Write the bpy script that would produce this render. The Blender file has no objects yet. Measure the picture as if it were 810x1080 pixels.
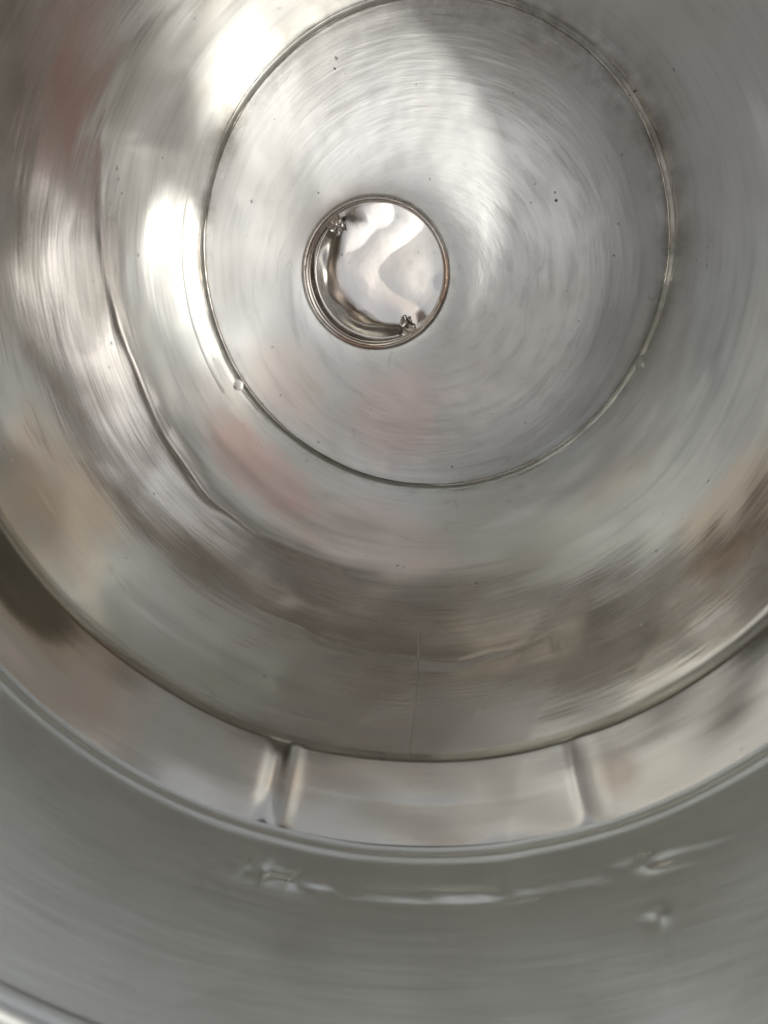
import bpy, bmesh, math, random
import numpy as np
from mathutils import Vector, Matrix, noise

R = math.radians
C = bpy.context.scene.collection
scene = bpy.context.scene

# ------------------------------------------------------------------ camera
CAM = Vector((0.009, 0.029, 0.50))
VX, VY, F = 465.0, 248.0, 780.0          # where the vessel's axis vanishes in the 810x1080 photograph


def cam_matrix():
    d = Vector((VX - 405, 540 - VY, -F)).normalized()
    Z = -d
    Y = (Vector((0, 1, 0)) - Z * Z.y).normalized()
    X = Y.cross(Z)
    # columns X,Y,Z = world axes seen in camera space, so the rows give camera axes in the world
    w2c = Matrix((X, Y, Z)).transposed()
    return w2c.transposed()


cd = bpy.data.cameras.new('camera')
co = bpy.data.objects.new('camera', cd)
C.objects.link(co)
M3 = cam_matrix()
co.matrix_world = Matrix.Translation(CAM) @ M3.to_4x4()
cd.sensor_fit = 'VERTICAL'
cd.sensor_height = 36.0
cd.sensor_width = 27.0
cd.lens = 26.0
cd.clip_start = 0.005
cd.clip_end = 5000
cd.dof.use_dof = True
cd.dof.focus_distance = 0.49
cd.dof.aperture_fstop = 13.0
scene.camera = co


def pix(px, py, Z):
    """world point seen at pixel (px, py) of the photograph, Z metres below the lens"""
    r = M3 @ Vector((px - 405, 540 - py, -F))
    return CAM + r * (Z / -r.z)


# ------------------------------------------------------------------ sky and sun
SUN_EL, SUN_AZ = 70.0, -17.0      # azimuth measured from +x towards +y
sv = Vector((math.cos(R(SUN_EL)) * math.cos(R(SUN_AZ)), math.cos(R(SUN_EL)) * math.sin(R(SUN_AZ)), math.sin(R(SUN_EL))))
world = bpy.data.worlds.new('World')
scene.world = world
world.use_nodes = True
nt = world.node_tree
sky = nt.nodes.new('ShaderNodeTexSky')
sky.sky_type = 'NISHITA'
sky.sun_disc = False
sky.sun_elevation = R(SUN_EL)
sky.sun_rotation = math.atan2(sv.x, sv.y)
sky.dust_density = 4.0
sky.air_density = 1.0
sky.ozone_density = 1.0
bg = nt.nodes['Background']
bg.inputs['Strength'].default_value = 0.15
hsv = nt.nodes.new('ShaderNodeHueSaturation')       # milky, hazy sky: the blue is washed out
hsv.inputs['Saturation'].default_value = 0.22
nt.links.new(sky.outputs[0], hsv.inputs['Color'])
nt.links.new(hsv.outputs[0], bg.inputs['Color'])
sl = bpy.data.lights.new('sun', 'SUN')
sl.energy = 2.0
sl.angle = R(2.5)
sl.color = (1.0, 0.97, 0.92)
so = bpy.data.objects.new('sun', sl)
so.rotation_euler = sv.to_track_quat('Z', 'Y').to_euler()
so.location = (0.5, 0, 2)
C.objects.link(so)
vs = scene.view_settings
vs.view_transform = 'Standard'
vs.look = 'None'
vs.exposure = -0.48
vs.gamma = 1.0
cy = scene.cycles
cy.max_bounces = 12
cy.denoising_input_passes = 'RGB_ALBEDO_NORMAL'
cy.glossy_bounces = 11
cy.diffuse_bounces = 4
cy.sample_clamp_indirect = 6.0
cy.blur_glossy = 0.3

# ------------------------------------------------------------------ helpers


def obj(name, verts, faces, mat, parent=None, smooth=True, uv=None):
    me = bpy.data.meshes.new(name)
    me.from_pydata([tuple(v) for v in verts], [], faces)
    me.update()
    if smooth:
        me.polygons.foreach_set('use_smooth', [True] * len(me.polygons))
    me.materials.append(mat)
    o = bpy.data.objects.new(name, me)
    C.objects.link(o)
    if parent is not None:
        o.parent = parent
    return o


def grid(nu, nv, fn, closed=True, flip=False):
    """fn(i/nu, j/(nv-1)) -> point ; closed in u"""
    V, Fa = [], []
    cols = nu if closed else nu + 1
    for j in range(nv):
        for i in range(cols):
            V.append(fn(i / nu, j / (nv - 1)))
    for j in range(nv - 1):
        for i in range(nu):
            a = j * cols + i
            b = j * cols + (i + 1) % cols
            q = (a, b, b + cols, a + cols)
            Fa.append(q[::-1] if flip else q)
    return V, Fa


def fbm(x, y, z, octv=2):
    s, a, f = 0.0, 1.0, 1.0
    for _ in range(octv):
        s += a * noise.noise(Vector((x * f, y * f, z * f)))
        a *= 0.45
        f *= 2.1
    return s


# ------------------------------------------------------------------ materials
def metal(name, base, rough, mode, streak=0.3, wav=0.0, spots=0.3, rvar=0.12, aniso=0.0, stain=0.25, centre=(0, 0), marks=(), bump=0.00004):
    m = bpy.data.materials.new(name)
    m.use_nodes = True
    t = m.node_tree
    N, L = t.nodes, t.links
    p = N['Principled BSDF']
    p.inputs['Metallic'].default_value = 1.0

    def n(kind, **kw):
        x = N.new(kind)
        for k, v in kw.items():
            setattr(x, k, v)
        return x

    def math_(op, a, b=None, c=None, clamp=False):
        x = n('ShaderNodeMath', operation=op, use_clamp=clamp)
        for i, v in enumerate((a, b, c)):
            if v is None:
                continue
            if isinstance(v, (int, float)):
                x.inputs[i].default_value = v
            else:
                L.new(v, x.inputs[i])
        return x.outputs[0]
    tc = n('ShaderNodeTexCoord')
    sx = n('ShaderNodeSeparateXYZ')
    L.new(tc.outputs['Object'], sx.inputs[0])
    X = math_('SUBTRACT', sx.outputs[0], centre[0])
    Y = math_('SUBTRACT', sx.outputs[1], centre[1])
    Z = sx.outputs[2]
    rr = math_('SQRT', math_('ADD', math_('MULTIPLY', X, X), math_('MULTIPLY', Y, Y)))
    inv = math_('DIVIDE', 1.0, math_('ADD', rr, 1e-4))
    cx = math_('MULTIPLY', X, inv)
    sy = math_('MULTIPLY', Y, inv)

    def lathe_vec(ka, kb):
        v = n('ShaderNodeCombineXYZ')
        L.new(math_('MULTIPLY', cx, ka), v.inputs[0])
        L.new(math_('MULTIPLY', sy, ka), v.inputs[1])
        L.new(math_('MULTIPLY', rr if mode == 'floor' else Z, kb), v.inputs[2])
        return v.outputs[0]

    def tex(vec, scale, detail=3, rough_=0.5):
        x = n('ShaderNodeTexNoise')
        x.inputs['Scale'].default_value = scale
        x.inputs['Detail'].default_value = detail
        x.inputs['Roughness'].default_value = rough_
        L.new(vec, x.inputs['Vector'])
        return x.outputs['Fac']

    def ramp(fac, a, b, lo=0.0, hi=1.0):
        x = n('ShaderNodeMapRange')
        x.inputs['From Min'].default_value = a
        x.inputs['From Max'].default_value = b
        x.inputs['To Min'].default_value = lo
        x.inputs['To Max'].default_value = hi
        L.new(fac, x.inputs['Value'])
        return x.outputs[0]
    fine = tex(lathe_vec(5.0, 420.0), 1.0, 2, 0.5)
    mid = tex(lathe_vec(2.2, 160.0), 1.0, 3, 0.6)
    blot = tex(tc.outputs['Object'], 22.0, 4, 0.6)
    blot2 = tex(tc.outputs['Object'], 9.0, 3, 0.55)
    # colour: tarnish blotches and streaks
    c1 = n('ShaderNodeMix', data_type='RGBA')
    c1.inputs['A'].default_value = (*base, 1)
    c1.inputs['B'].default_value = (base[0] * 0.80, base[1] * 0.77, base[2] * 0.71, 1)
    L.new(math_('MULTIPLY', ramp(blot2, 0.42, 0.68), stain * 2.0, clamp=True), c1.inputs['Factor'])
    c2 = n('ShaderNodeMix', data_type='RGBA')
    c2.inputs['B'].default_value = (base[0] * 0.72, base[1] * 0.73, base[2] * 0.73, 1)
    L.new(c1.outputs['Result'], c2.inputs['A'])
    L.new(math_('MULTIPLY', ramp(mid, 0.5, 0.75), streak, clamp=True), c2.inputs['Factor'])
    # specks of dirt
    vor = n('ShaderNodeTexVoronoi')
    vor.inputs['Scale'].default_value = 210.0
    L.new(tc.outputs['Object'], vor.inputs['Vector'])
    vsep = n('ShaderNodeSeparateXYZ')
    L.new(vor.outputs['Color'], vsep.inputs[0])
    lim = math_('MULTIPLY', math_('MULTIPLY', vsep.outputs[0], vsep.outputs[1]), 0.28)
    sp = ramp(math_('SUBTRACT', vor.outputs['Distance'], math_('ADD', lim, math_('MULTIPLY', math_('SUBTRACT', tex(tc.outputs['Object'], 900.0, 2, 0.5), 0.5), 0.25))), -0.03, 0.03, 1.0, 0.0)
    cl = ramp(tex(tc.outputs['Object'], 30.0, 3, 0.7), 0.55, 0.62)
    spk0 = math_('MULTIPLY', math_('MULTIPLY', sp, cl), spots, clamp=True)
    # hair scratches running round the work, and dirt caught in the corner joint
    scr = math_('ABSOLUTE', math_('SUBTRACT', tex(lathe_vec(1.1, 70.0), 1.0, 0, 0.4), 0.5))
    scr = math_('MULTIPLY', ramp(scr, 0.0, 0.010, 0.20 if spots > 0.6 else 0.0, 0.0), ramp(blot, 0.5, 0.6))
    corner = ramp(rr if mode == 'floor' else Z, *((0.1385, 0.1480) if mode == 'floor' else (0.016, 0.0)))
    grime = math_('MULTIPLY', math_('MULTIPLY', corner, ramp(tex(tc.outputs['Object'], 70.0, 5, 0.7), 0.40, 0.70)), 0.42 if spots > 0.6 else 0.0)
    spk = math_('MAXIMUM', spk0, math_('ADD', scr, grime), clamp=True)
    c3 = n('ShaderNodeMix', data_type='RGBA')
    c3.inputs['B'].default_value = (0.12, 0.105, 0.09, 1)
    L.new(c2.outputs['Result'], c3.inputs['A'])
    L.new(spk, c3.inputs['Factor'])
    last = c3.outputs['Result']
    for (mp, mr, mc, ms) in marks:  # local tints: painted pink and tan reflections, and real rust spots
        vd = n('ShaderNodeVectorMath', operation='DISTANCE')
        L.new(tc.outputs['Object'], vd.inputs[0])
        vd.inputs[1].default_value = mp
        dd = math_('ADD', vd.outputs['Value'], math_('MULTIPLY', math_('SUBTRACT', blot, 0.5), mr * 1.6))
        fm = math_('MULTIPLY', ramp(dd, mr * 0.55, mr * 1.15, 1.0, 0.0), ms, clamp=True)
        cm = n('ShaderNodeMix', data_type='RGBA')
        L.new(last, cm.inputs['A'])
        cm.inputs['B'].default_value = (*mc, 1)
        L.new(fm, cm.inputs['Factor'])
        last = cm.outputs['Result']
    L.new(last, p.inputs['Base Color'])
    # roughness
    r1 = math_('ADD', rough, math_('MULTIPLY', math_('SUBTRACT', blot, 0.5), rvar * 1.6))
    r2 = math_('ADD', r1, math_('MULTIPLY', math_('SUBTRACT', mid, 0.5), rvar))
    r3 = math_('ADD', r2, math_('MULTIPLY', spk, 0.3))
    L.new(math_('MAXIMUM', r3, 0.04), p.inputs['Roughness'])
    # bump
    h = math_('ADD', math_('MULTIPLY', fine, 0.35), math_('MULTIPLY', mid, 1.0))
    h = math_('ADD', h, math_('MULTIPLY', tex(tc.outputs['Object'], 26.0, 0.5, 0.4), wav * 3))
    b = n('ShaderNodeBump')
    b.inputs['Strength'].default_value = 1.0
    b.inputs['Distance'].default_value = bump
    L.new(h, b.inputs['Height'])
    L.new(b.outputs[0], p.inputs['Normal'])
    if aniso:
        p.inputs['Anisotropic'].default_value = aniso
        tg = n('ShaderNodeTangent', direction_type='RADIAL', axis='Z')
        L.new(tg.outputs[0], p.inputs['Tangent'])
    return m


STEEL = (0.785, 0.785, 0.762)
PINK_REFL = (0.80, 0.57, 0.53)  # pinkish reflection painted into the metal's colour
TAN_REFL = (0.76, 0.62, 0.49)  # warm beige reflection painted into the metal's colour
RUST = (0.30, 0.17, 0.11)
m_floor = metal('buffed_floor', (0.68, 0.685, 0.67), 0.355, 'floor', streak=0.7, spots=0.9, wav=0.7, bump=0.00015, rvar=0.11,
                marks=[(tuple(pix(415, 440, 0.5)), 0.035, PINK_REFL, 0.35), (tuple(pix(300, 400, 0.5)), 0.03, TAN_REFL, 0.25)])
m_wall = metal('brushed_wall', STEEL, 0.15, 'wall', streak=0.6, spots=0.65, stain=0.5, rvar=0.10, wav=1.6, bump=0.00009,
               marks=[(tuple(pix(280, 490, 0.43)), 0.040, PINK_REFL, 0.7), (tuple(pix(420, 590, 0.33)), 0.022, PINK_REFL, 0.7),
                      (tuple(pix(765, 530, 0.285)), 0.035, TAN_REFL, 0.6), (tuple(pix(0, 590, 0.25)), 0.04, TAN_REFL, 0.85),
                      (tuple(pix(60, 520, 0.27)), 0.03, TAN_REFL, 0.7), (tuple(pix(640, 480, 0.40)), 0.03, TAN_REFL, 0.3)])
m_seam = metal('dull_seam', (0.50, 0.49, 0.46), 0.30, 'wall', streak=0.5, spots=0.0)
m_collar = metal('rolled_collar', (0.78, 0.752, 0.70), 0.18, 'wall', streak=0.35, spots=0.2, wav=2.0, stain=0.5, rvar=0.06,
                 marks=[(tuple(pix(60, 705, 0.215)), 0.034, TAN_REFL, 0.8), (tuple(pix(655, 815, 0.213)), 0.010, RUST, 0.35),
                        (tuple(pix(300, 820, 0.213)), 0.010, TAN_REFL, 0.5)])
m_rim = metal('pressed_rim', (0.87, 0.885, 0.855), 0.345, 'wall', streak=0.35, spots=0.0, wav=0.3, bump=0.00010, stain=0.3, rvar=0.05)
m_tube = metal('polished_tube', (0.70, 0.68, 0.65), 0.14, 'wall', streak=0.3, spots=0.3, wav=1.0, stain=0.5)
m_lip = metal('rust_edged_lip', (0.62, 0.58, 0.54), 0.16, 'wall', streak=0.2, spots=0.9, wav=1.0, stain=0.5,
              marks=[(tuple(pix(462, 300, 0.503)), 0.022, RUST, 0.7), (tuple(pix(385, 362, 0.503)), 0.018, RUST, 0.7)])
m_cap = metal('bright_cap', (0.91, 0.89, 0.88), 0.15, 'floor', streak=0.1, spots=0.5, wav=1.0, centre=(-0.03, 0.01))

g = bpy.data.materials.new('dusty_concrete')
g.use_nodes = True
gt = g.node_tree
gp = gt.nodes['Principled BSDF']
gp.inputs['Roughness'].default_value = 0.9
gn = gt.nodes.new('ShaderNodeTexNoise')
gn.inputs['Scale'].default_value = 3.0
gn.inputs['Detail'].default_value = 8
gr = gt.nodes.new('ShaderNodeValToRGB')
gr.color_ramp.elements[0].color = (0.22, 0.20, 0.18, 1)
gr.color_ramp.elements[1].color = (0.36, 0.34, 0.31, 1)
gt.links.new(gn.outputs['Fac'], gr.inputs[0])
gt.links.new(gr.outputs[0], gp.inputs['Base Color'])

# ------------------------------------------------------------------ ground
gz = -0.09
go = obj('ground', [(-400, -400, gz), (400, -400, gz), (400, 400, gz), (-400, 400, gz)], [(0, 1, 2, 3)], g, smooth=False)
go['kind'] = 'structure'

# ------------------------------------------------------------------ vessel
vessel = bpy.data.objects.new('metal_vessel', None)
C.objects.link(vessel)
vessel.location = (0, 0, 0)
vessel.empty_display_size = 0.1
vessel['label'] = 'deep round stainless steel vessel seen from inside, dull brushed walls and a stepped rim'
vessel['category'] = 'metal vessel'

# stations up the wall: height, radius, centre x, centre y
ST = [(0.000, 0.1495, 0.0030, 0.0104),
      (0.030, 0.1500, 0.0025, 0.0090),
      (0.120, 0.1500, 0.0010, 0.0050),
      (0.274, 0.1502, -0.0026, -0.0034),
      (0.288, 0.1552, -0.0025, -0.0070),
      (0.3025, 0.1604, -0.0024, -0.0100),
      (0.3065, 0.1610, -0.0024, -0.0105),
      (0.368, 0.1780, -0.0030, -0.0080)]


def section(z):
    z = min(max(z, ST[0][0]), ST[-1][0])
    for a, b in zip(ST, ST[1:]):
        if z <= b[0]:
            t = (z - a[0]) / (b[0] - a[0])
            return tuple(a[k] + (b[k] - a[k]) * t for k in (1, 2, 3))
    return ST[-1][1:]


def bumpf(x, a):
    """smooth bell of half width a"""
    return math.exp(-(x / a) ** 2)


def angd(a, b):
    return (a - b + math.pi) % (2 * math.pi) - math.pi


def wall_pt(th, z, dr=0.0, wob=1.0):
    r, cx, cy_ = section(z)
    c, s = math.cos(th), math.sin(th)
    w = 0.0010 * fbm(c * 1.3 + 5, s * 1.3, z * 9.0, 2) + 0.00035 * fbm(c * 4 + 9, s * 4, z * 26.0, 2)
    w -= 0.00045 * abs(fbm(c * 2.2 + 1, s * 2.2 + 4, z * 14.0 + c * 2, 1))
    r = r + dr + w * wob
    return (cx + r * c, cy_ + r * s, z)


NA = 1000


def band(name, z0, z1, nv, mat, drf=lambda th, z: 0.0, parent=vessel, a0=0.0, a1=None):
    closed = a1 is None
    span = 2 * math.pi if closed else a1 - a0
    nu = NA if closed else max(8, int(NA * span / (2 * math.pi)))
    V, Fa = grid(nu, nv, lambda u, v: wall_pt(a0 + span * u, z0 + (z1 - z0) * v, drf(a0 + span * u, z0 + (z1 - z0) * v)), closed, flip=True)
    return obj(name, V, Fa, mat, parent)


def seam_dr(z, a_list):
    return 0


# main wall, with a few dents and the wall's foot rounding into the floor
DENTS = [(R(153), 0.10, 0.10, 0.030, 0.0016), (R(-66.7), 0.217, 0.006, 0.0050, -0.0001), (R(-150), 0.16, 0.16, 0.03, 0.001),
         (R(-110), 0.13, 0.2, 0.02, -0.0008), (R(170), 0.2, 0.12, 0.05, 0.0012), (R(-80), 0.18, 0.25, 0.03, 0.0008),
         (R(153), 0.115, 0.030, 0.045, 0.0005)]


def main_dr(th, z):
    d = 0.0
    for (a, h, wa, wh, amp) in DENTS:
        d += amp * bumpf(angd(th, a), wa) * bumpf(z - h, wh)
    # worked fold sweeping round the left of the wall, and a fainter one on the near side
    f = angd(th, R(-158))
    win = 1 / (1 + math.exp(-(f + 0.75) / 0.10)) / (1 + math.exp((f - 0.78) / 0.10))
    if win > 0.01:
        zc = 0.140 + 0.030 * (max(0.0, -f)) ** 1.5 + 0.006 * math.sin(f * 4.0) + 0.004 * noise.noise(Vector((f * 6, 0.3, 0.7)))
        q = (z - zc) / 0.0030
        if abs(q) < 30:
            d += win * (0.0010 / (1 + math.exp(-q)) * math.exp(-max(0.0, z - zc) / 0.03) - 0.0003 * math.exp(-(q + 1.2) ** 2)) * (0.65 + 0.7 * noise.noise(Vector((f * 5, 2.2, 0.1))))
    f = angd(th, R(-93))
    win = math.exp(-(f / 0.42) ** 4)
    if win > 0.01:
        zc = 0.207 + 0.006 * math.sin(f * 5 + 1) + 0.003 * noise.noise(Vector((f * 9, 4.3, 0.7)))
        q = (z - zc) / 0.0026
        if abs(q) < 30:
            d += win * (0.0006 / (1 + math.exp(-q)) * math.exp(-max(0.0, z - zc) / 0.02) - 0.0003 * math.exp(-q * q))
    if z < 0.006:
        d -= 0.0022 * (1 - z / 0.006) ** 2
    if z > 0.268:
        d += 0.0006 * ((z - 0.268) / 0.006) ** 2
    return d


V, Fa = [], []
zs = sorted(set([round(0.0006 * k, 5) for k in range(12)] + [round(0.0072 + k * 0.0016, 5) for k in range(166)] + [0.2745]))
zs = [z for z in zs if z <= 0.2745]
for z in zs:
    for i in range(NA):
        th = 2 * math.pi * i / NA
        V.append(wall_pt(th, z, main_dr(th, z)))
for j in range(len(zs) - 1):
    for i in range(NA):
        a, b = j * NA + i, j * NA + (i + 1) % NA
        Fa.append((a, a + NA, b + NA, b))
obj('side_wall', V, Fa, m_wall, vessel)

# collar: slightly wider ring lapped over the wall's top
SEAMS = (R(-108.4), R(-67.8), R(52.0), R(130.0))


def collar_dr(th, z):
    t = min(max((z - 0.2735) / 0.027, 0), 1)
    d = 0.0006 * (1 - t)
    for a in SEAMS:
        x = angd(th, a)
        k = 1.0 if a != SEAMS[1] else 0.28
        d -= (0.0016 * bumpf(x, 0.022 * (0.4 + 0.6 * k)) - 0.0008 * bumpf(x - 0.04, 0.02)) * k * math.sin(math.pi * t) ** 0.5
    # middle panel between the two near seams bulges a little
    d -= 0.0006 * bumpf(angd(th, R(-89)), 0.22)
    d += 0.0006 * noise.noise(Vector((math.cos(th) * 6, math.sin(th) * 6, z * 60))) * math.sin(math.pi * t)
    d -= 0.0004 * math.sin(math.pi * min(max(t, 0), 1))
    return d


band('collar', 0.2735, 0.3005, 34, m_collar, collar_dr)
# pressed bead above the collar, then the flaring shoulder
def bead_dr(th, z):
    return -0.0004 * bumpf(z - 0.3038, 0.0016)


band('bead', 0.3005, 0.3080, 36, m_rim, bead_dr)


SD = [(-109.0, 0.3160, 0.004, 0.0030, 0.0008), (-106.6, 0.3165, 0.0035, 0.0034, -0.0009), (-103.0, 0.3165, 0.004, 0.0026, 0.0008),
      (-100.0, 0.3180, 0.030, 0.0011, -0.0003), (-63.0, 0.3340, 0.008, 0.0022, 0.0004),
      (-64.0, 0.3440, 0.008, 0.0100, 0.0002), (-85.0, 0.3165, 0.220, 0.0022, 0.0003), (-83.0, 0.3195, 0.180, 0.0012, -0.0002)]
# crumpled places: angle, height, half widths, depth
CRUMPLE = [(-62.0, 0.3175, 0.11, 0.0036, 0.0006), (-105.0, 0.3168, 0.09, 0.0030, 0.0007), (-63.5, 0.3330, 0.020, 0.0026, 0.0006),
           (-83.0, 0.3170, 0.20, 0.0025, 0.0003)]


def shoulder_dr(th, z):
    d = 0.0
    for (a, h, wa, wz, amp) in SD:
        x = angd(th, R(a))
        if abs(x) < wa * 3:
            d -= amp * bumpf(x + (z - h) * 1.5, wa) * bumpf(z - h, wz) * min(1.0, (z - 0.308) / 0.003)
    for (a, h, wa, wz, amp) in CRUMPLE:
        x = angd(th, R(a))
        if abs(x) < wa * 2 and abs(z - h) < wz * 3:
            p = Vector((x * 10 + z * 50, z * 170 - x * 5, a + 0.4))
            n_ = 0.6 - abs(noise.noise(p)) * 2.4 + 0.25 * noise.noise(p * 2.3)
            d -= amp * n_ * bumpf(x, wa) * bumpf(z - h, wz) * min(1.0, (z - 0.308) / 0.003)
    return d


band('shoulder', 0.3080, 0.3683, 130, m_rim, shoulder_dr)

# rolled rim
rr_ = 0.007
def rim_pt(u, v):
    th = 2 * math.pi * u
    r, cx, cy_ = section(0.368)
    a = math.pi - v * 2 * math.pi * 0.8
    rad = r + 0.0002 + rr_ + rr_ * math.cos(a)
    return (cx + rad * math.cos(th), cy_ + rad * math.sin(th), 0.368 + rr_ * math.sin(a))


V, Fa = grid(NA // 2, 20, rim_pt)
obj('rolled_rim', V, Fa, m_rim, vessel)

# outer skin of the vessel
def skin_pt(u, v):
    th = 2 * math.pi * u
    prof = [(-0.085, 0.150), (0.0, 0.1535), (0.27, 0.1545), (0.297, 0.163), (0.308, 0.166), (0.367, 0.1855)]
    k = v * (len(prof) - 1)
    i = min(int(k), len(prof) - 2)
    t = k - i
    z = prof[i][0] + (prof[i + 1][0] - prof[i][0]) * t
    r = prof[i][1] + (prof[i + 1][1] - prof[i][1]) * t
    _, cx, cy_ = section(z)
    return (cx + r * math.cos(th), cy_ + r * math.sin(th), z)


V, Fa = grid(256, 31, skin_pt)
obj('outer_skin', V, Fa, m_collar, vessel)

# ------------------------------------------------------------------ floor plate with its outlet
HX, HY, HR = -0.0338, 0.0059, 0.0463
_, FX, FY = section(0)


def floor_pt(u, v):
    th = 2 * math.pi * u
    hx, hy = HX + HR * math.cos(th), HY + HR * math.sin(th)
    ro = 0.1490
    ox, oy = FX + ro * math.cos(th), FY + ro * math.sin(th)
    x, y = hx + (ox - hx) * v, hy + (oy - hy) * v
    z = 0.00045 * fbm(x * 14 + 3, y * 14, 1.0, 2) + 0.00008 * fbm(x * 60, y * 60, 4.0, 2)
    dh = math.hypot(x - HX, y - HY) - HR
    z += -0.0022 * math.exp(-dh / 0.006)          # plate dips where it is flanged into the outlet
    z += -0.004 * (1 - v) ** 2
    z += -0.0010 * math.exp(-(1 - v) / 0.02)
    return (x, y, z)


V, Fa = grid(NA, 110, floor_pt)
obj('floor_plate', V, Fa, m_floor, vessel)


def torus(name, cx, cy_, cz, Rr, rt, mat, parent, wob=0.0, nu=512, nv=12, sq=1.0):
    def f(u, v):
        th, a = 2 * math.pi * u, 2 * math.pi * v
        w = 1 + wob * fbm(math.cos(th) * 9, math.sin(th) * 9, cz * 50, 3)
        rad = Rr + rt * w * math.cos(a)
        return (cx + rad * math.cos(th), cy_ + rad * math.sin(th), cz + rt * sq * w * math.sin(a))
    Vv, Ff = grid(nu, nv + 1, f)
    return obj(name, Vv, Ff, mat, parent)


torus('weld_bead', FX, FY, 0.0000, 0.1478, 0.0008, m_lip, vessel, wob=0.4, nu=1400)

# faint vertical weld down the near side of the wall
V, Fa = grid(4, 40, lambda u, v: wall_pt(R(-90.2 + 0.25 * math.sin(v * 3)) + (u - 0.5) * 0.005, 0.19 + 0.083 * v, -0.00003 * math.sin(math.pi * u) - 0.00001), False, flip=True)
obj('weld_seam', V, Fa, m_seam, vessel)

# lapped plate at the wall's foot on the left
def lap_dr(th, z):
    e = min(1.0, (th - R(160)) / R(6))
    return -0.0003 * e


LA, LB = R(161), R(208)
V, Fa = grid(90, 80, lambda u, v: wall_pt(LA + (LB - LA) * u, 0.0002 + 0.040 * v, lap_dr(LA + (LB - LA) * u, 0.040 * v) + 0.00035 * max(0.0, (v - 0.88) / 0.12) ** 1.5), False, flip=True)
V2, F2 = grid(1, 24, lambda u, v: wall_pt(LB, 0.0002 + 0.040 * v, -0.0003 * (1 - u)), False)
k0 = len(V)
V += V2
Fa += [tuple(a + k0 for a in f) for f in F2]
obj('lap_plate', V, Fa, m_wall, vessel)

# two weld tabs standing at the foot of the wall
for ta in (-151.0, -24.5):
    V, Fa = grid(14, 16, lambda u, v: wall_pt(R(ta) + (u - 0.5) * (0.05 + 0.02 * math.sin(v * 5)), 0.0006 + 0.017 * v, -0.0022 * math.sin(math.pi * u) ** 0.7 * (1 - v) ** 0.5 + 0.0002), False, flip=True)
    obj('weld_tab', V, Fa, m_wall, vessel)

# outlet: raised lip, short tube going down, crumpled cap below it
torus('outlet_lip', HX, HY, -0.0035, HR, 0.0013, m_lip, vessel, wob=0.15)
TD = 0.074


def tube_pt(u, v):
    th = 2 * math.pi * u
    w = 0.00025 * fbm(math.cos(th) * 2, math.sin(th) * 2, v * 3, 2)
    rad = HR - 0.0008 + w - 0.0014 * bumpf(v - 0.14, 0.04)
    return (HX + rad * math.cos(th), HY + rad * math.sin(th), -0.003 - TD * v)


V, Fa = grid(384, 50, tube_pt, flip=False)
obj('outlet_tube', V, Fa, m_tube, vessel)


def cap_pt(u, v):
    th = 2 * math.pi * u
    rad = (HR - 0.0006) * v
    x, y = HX + rad * math.cos(th), HY + rad * math.sin(th)
    cr = abs(fbm(x * 30 + 7, y * 30, 0.9, 1))
    z = -0.064 + 0.0004 * fbm(x * 24 + 2, y * 24, 0.3, 1) - 0.0004 * cr + 0.11 * (x - HX) + 0.03 * (y - HY) + 0.9 * rad * rad
    return (x, y, z)


V, Fa = grid(256, 60, cap_pt)
obj('bottom_cap', V, Fa, m_cap, vessel)


# torn flange left inside the tube, ragged inner edge
def flange_pt(u, v):
    th = R(128) + R(165) * u
    env = math.sin(math.pi * min(1, max(0, u))) ** 0.5
    wdt = (0.010 + 0.005 * fbm(th * 1.6, 1.7, 0.2, 1)) * env + 0.0005
    rad = HR - 0.0006 - wdt * v
    z = -0.043 - 0.006 * v + 0.0012 * fbm(th * 1.6, v * 1.5, 3.3, 1) * v
    return (HX + rad * math.cos(th), HY + rad * math.sin(th), z)


V, Fa = grid(160, 14, flange_pt, False, flip=True)
fl = obj('torn_flange', V, Fa, m_cap, vessel)
md = fl.modifiers.new('thick', 'SOLIDIFY')
md.thickness = 0.0006


def tab(px, py, ang_, seed, w=0.014, ln=0.013):
    """crumpled lug of sheet folded up from the flange"""
    c0 = pix(px, py, 0.536)
    e1 = Vector((math.cos(ang_), math.sin(ang_), 0))
    e2 = Vector((-math.sin(ang_), math.cos(ang_), 0))

    def f(u, v):
        a = (u - 0.5) * w * (1 - 0.45 * v)
        fold = 0.0022 * math.sin(u * 7 + seed) * (0.3 + v) + 0.003 * fbm(u * 3 + seed, v * 3, seed, 2)
        return tuple(c0 + e2 * (a + 0.002 * fbm(v * 3, seed, u * 2, 2)) + e1 * (ln * v + fold * 0.4) + Vector((0, 0, fold + 0.005 * math.sin(v * 2.6))))
    Vt, Ft = grid(22, 18, f, False)
    o = obj('bent_tab', Vt, Ft, m_cap, vessel, smooth=True)
    mo = o.modifiers.new('thick', 'SOLIDIFY')
    mo.thickness = 0.0008
    return o


tab(349, 227, R(-55), 1.3)
tab(432, 353, R(105), 4.1)

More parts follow.
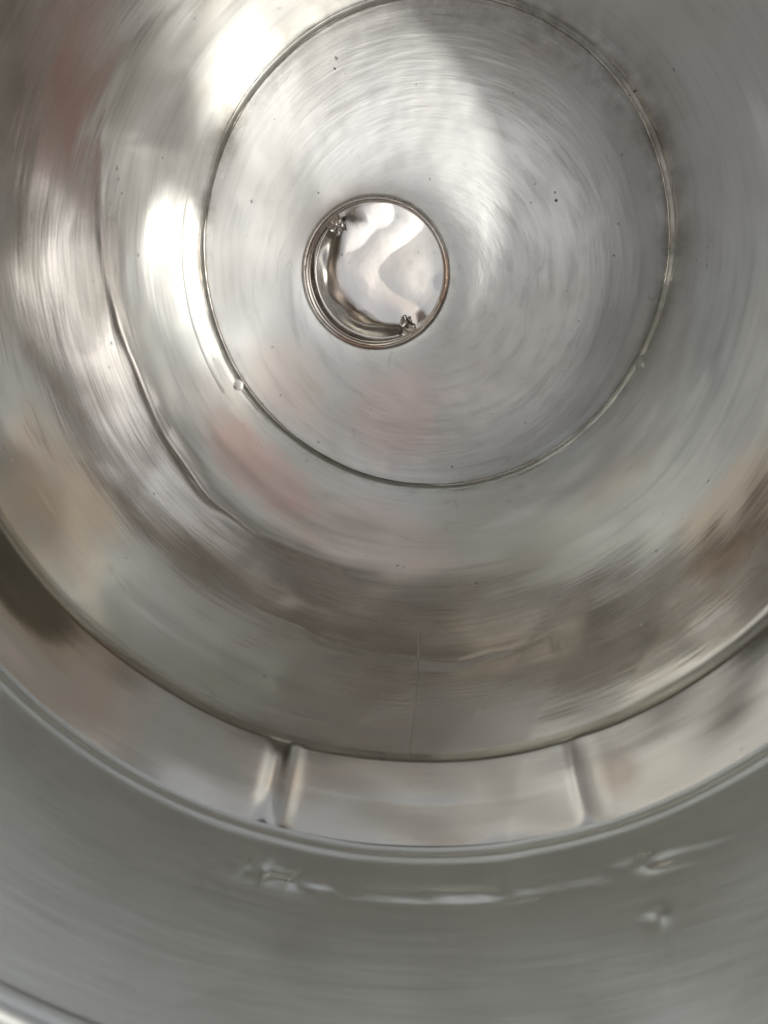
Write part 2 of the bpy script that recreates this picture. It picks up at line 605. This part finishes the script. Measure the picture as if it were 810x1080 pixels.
# ------------------------------------------------------------------ the photographer, who shades and is mirrored in the metal
def plain(name, col, rough=0.7, metal_=0.0, var=0.12, scale=40.0):
    m = bpy.data.materials.new(name)
    m.use_nodes = True
    t = m.node_tree
    p = t.nodes['Principled BSDF']
    p.inputs['Roughness'].default_value = rough
    p.inputs['Metallic'].default_value = metal_
    n = t.nodes.new('ShaderNodeTexNoise')
    n.inputs['Scale'].default_value = scale
    n.inputs['Detail'].default_value = 4
    r = t.nodes.new('ShaderNodeValToRGB')
    r.color_ramp.elements[0].position = 0.3
    r.color_ramp.elements[1].position = 0.7
    r.color_ramp.elements[0].color = tuple(c * (1 - var) for c in col) + (1,)
    r.color_ramp.elements[1].color = tuple(min(1, c * (1 + var)) for c in col) + (1,)
    t.links.new(n.outputs['Fac'], r.inputs[0])
    t.links.new(r.outputs[0], p.inputs['Base Color'])
    return m


m_skin = plain('skin', (0.42, 0.25, 0.17), 0.55)
m_shirt = plain('shirt_cloth', (0.72, 0.40, 0.36), 0.85)
m_trouser = plain('trouser_cloth', (0.50, 0.40, 0.30), 0.9)
m_hair = plain('hair', (0.02, 0.016, 0.013), 0.5, scale=200)
m_phone = plain('phone_shell', (0.03, 0.035, 0.045), 0.25)
m_glass = plain('lens_glass', (0.01, 0.01, 0.015), 0.05)


def skin_obj(name, chains, mat, parent=None, sub=2):
    """chains: lists of ((x, y, z), radius); every chain is one skinned limb, all in one mesh"""
    bm = bmesh.new()
    lay = bm.verts.layers.skin.verify()
    keys = {}
    first = True
    for ch in chains:
        prev = None
        for p, r in ch:
            k = tuple(round(c, 5) for c in p)
            v = keys.get(k)
            if v is None:
                v = bm.verts.new(p)
                v[lay].radius = (r, r) if not isinstance(r, tuple) else r
                if first or (prev is None):
                    v[lay].use_root = True
                    first = False
                keys[k] = v
            if prev is not None and prev is not v:
                bm.edges.new((prev, v))
            prev = v
    me = bpy.data.meshes.new(name)
    bm.to_mesh(me)
    bm.free()
    me.materials.append(mat)
    o = bpy.data.objects.new(name, me)
    C.objects.link(o)
    sk = o.modifiers.new('skin', 'SKIN')
    sk.use_smooth_shade = True
    ss = o.modifiers.new('sub', 'SUBSURF')
    ss.levels = sub
    ss.render_levels = sub
    if parent is not None:
        o.parent = parent
    return o


MW = co.matrix_world.copy()


def cl(x, y, z):
    return MW @ Vector((x, y, z))


# phone: its main camera looks down into the vessel
def rbox(name, sx, sy, sz, rad, mat, parent, centre, seg=4):
    bm = bmesh.new()
    bmesh.ops.create_cube(bm, size=1.0)
    for v in bm.verts:
        v.co = Vector((v.co.x * sx, v.co.y * sy, v.co.z * sz))
    vert = [e for e in bm.edges if abs((e.verts[0].co - e.verts[1].co).z) > sz * 0.5]
    bmesh.ops.bevel(bm, geom=vert, offset=rad, segments=seg + 2, affect='EDGES')
    rest = [e for e in bm.edges if e.calc_face_angle(0) > 1.2]
    bmesh.ops.bevel(bm, geom=rest, offset=min(sz * 0.3, 0.002), segments=2, affect='EDGES')
    for v in bm.verts:
        v.co = v.co + Vector(centre)
    me = bpy.data.meshes.new(name)
    bm.to_mesh(me)
    bm.free()
    me.materials.append(mat)
    o = bpy.data.objects.new(name, me)
    C.objects.link(o)
    if parent is not None:
        o.parent = parent
    return o


phone = bpy.data.objects.new('smartphone', None)
C.objects.link(phone)
phone.matrix_world = MW
phone['label'] = 'dark smartphone held above the vessel, seen only as a dim reflection in the metal'
phone['category'] = 'smartphone'
rbox('body', 0.075, 0.160, 0.0075, 0.010, m_phone, phone, (-0.014, -0.060, 0.0085))
rbox('camera_plate', 0.030, 0.036, 0.0015, 0.008, m_glass, phone, (0.004, -0.006, 0.0045))

person = bpy.data.objects.new('person', None)
C.objects.link(person)
person['label'] = 'person in a pink shirt and dark trousers bending over the vessel with a phone'
person['category'] = 'person'
gzp = gz
HEAD = Vector((0.20, -0.10, 1.08))
CR, SR = math.cos(R(-35)), math.sin(R(-35))


def turn(p):
    w = min(1.0, max(0.0, (p[1] + 0.62) / 0.4))     # bent further forward at the shoulders
    return (p[0] * CR - p[1] * SR + 0.08 + 0.150 * w, p[0] * SR + p[1] * CR + 0.026 * w, p[2])


HEAD = Vector(turn(HEAD))
pel = turn((0.20, -0.62, gzp + 0.90))
spine = [(pel, (0.14, 0.11)), (turn((0.20, -0.52, gzp + 1.03)), (0.125, 0.10)), (turn((0.21, -0.40, gzp + 1.14)), (0.15, 0.105)),
         (turn((0.22, -0.28, gzp + 1.20)), (0.13, 0.08)), (turn((0.215, -0.20, gzp + 1.205)), 0.052), (turn((0.205, -0.15, gzp + 1.19)), 0.055),
         (tuple(HEAD + Vector((0, -0.005, 0.02))), (0.078, 0.09)), (tuple(HEAD + Vector((0.031, 0.045, -0.01))), (0.07, 0.08))]
hl = cl(-0.075, -0.155, 0.045)
hr = cl(0.108, -0.080, 0.066)


def arm(sgn, wrist, elbow, knx):
    sh = turn((0.22 + sgn * 0.17, -0.31, gzp + 1.17))
    dirv = (Vector(wrist) - Vector(elbow)).normalized()
    palm = Vector(wrist) + dirv * 0.045 + (MW.to_3x3() @ Vector((-0.012 * sgn, 0.012 * max(sgn, 0), 0)))
    ch = [[(turn((0.22, -0.28, gzp + 1.20)), (0.13, 0.08)), (sh, 0.058), (tuple((Vector(sh) * 0.5 + Vector(elbow) * 0.5)), 0.047),
          (elbow, 0.040), (tuple(Vector(elbow) * 0.5 + Vector(wrist) * 0.5), 0.036), (tuple(wrist), 0.024), (tuple(palm), (0.047, 0.026))]]
    side = Vector((M3.col[1][0], 0, 0))
    ax = MW.to_3x3() @ Vector((0, 1, 0))
    lat = MW.to_3x3() @ Vector((knx, 0, 0))
    up = MW.to_3x3() @ Vector((0, 0, -1))
    for k, ln in enumerate((0.034, 0.040, 0.038, 0.030)):
        b0 = palm + ax * (0.024 - 0.016 * k) + lat * 0.008
        p1 = b0 + lat * ln * 0.9 + up * 0.006
        p2 = p1 + lat * ln * 0.6 + up * 0.004
        p3 = p2 + lat * ln * 0.35 + up * 0.001
        ch.append([(tuple(b0), 0.0095), (tuple(p1), 0.009), (tuple(p2), 0.008), (tuple(p3), 0.007)])
    t0 = palm + up * -0.012
    ch.append([(tuple(t0), 0.012), (tuple(t0 + lat * 0.022 + up * -0.010), 0.011), (tuple(t0 + lat * 0.042 + up * -0.010), 0.009)])
    return sh, ch


shL, chL = arm(-1, hl, (-0.14, -0.22, gzp + 0.87), 1)
shR, chR = arm(1, hr, (0.37, -0.26, gzp + 0.90), -1)
legs = [[(pel, (0.14, 0.11)), (turn((0.20 + s_ * 0.10, -0.63, gzp + 0.84)), 0.088), (turn((0.20 + s_ * 0.11, -0.58, gzp + 0.48)), 0.060),
         (turn((0.20 + s_ * 0.115, -0.62, gzp + 0.10)), 0.040), (turn((0.20 + s_ * 0.115, -0.62, gzp + 0.035)), 0.035), (turn((0.20 + s_ * 0.125, -0.48, gzp + 0.025)), 0.028)] for s_ in (-1, 1)]
skin_obj('body', [spine] + chL + chR + legs, m_skin, person)


def grown(ch, g_):
    ch = [(pel, (0.137, 0.107)) if p == pel else (p, r) for p, r in ch]
    return [(p, (r[0] + g_, r[1] + g_) if isinstance(r, tuple) else r + g_) for p, r in ch]


skin_obj('shirt', [grown(spine[:4], 0.028), grown(chL[0][:3], 0.020), grown(chR[0][:3], 0.020)], m_shirt, person)
skin_obj('trousers', [[(turn((0.20, -0.56, gzp + 0.98)), (0.14, 0.115)), (pel, (0.15, 0.12))]] + [grown(l[:4], 0.013) for l in legs], m_trouser, person)
hv, hf = grid(32, 16, lambda u, v: tuple(HEAD + Vector((0.084 * math.sin(v * 1.75) * math.cos(2 * math.pi * u), 0.02 + 0.095 * math.sin(v * 1.75) * math.sin(2 * math.pi * u) , 0.012 + 0.095 * math.cos(v * 1.75)))))
obj('hair', hv, hf, m_hair, person)
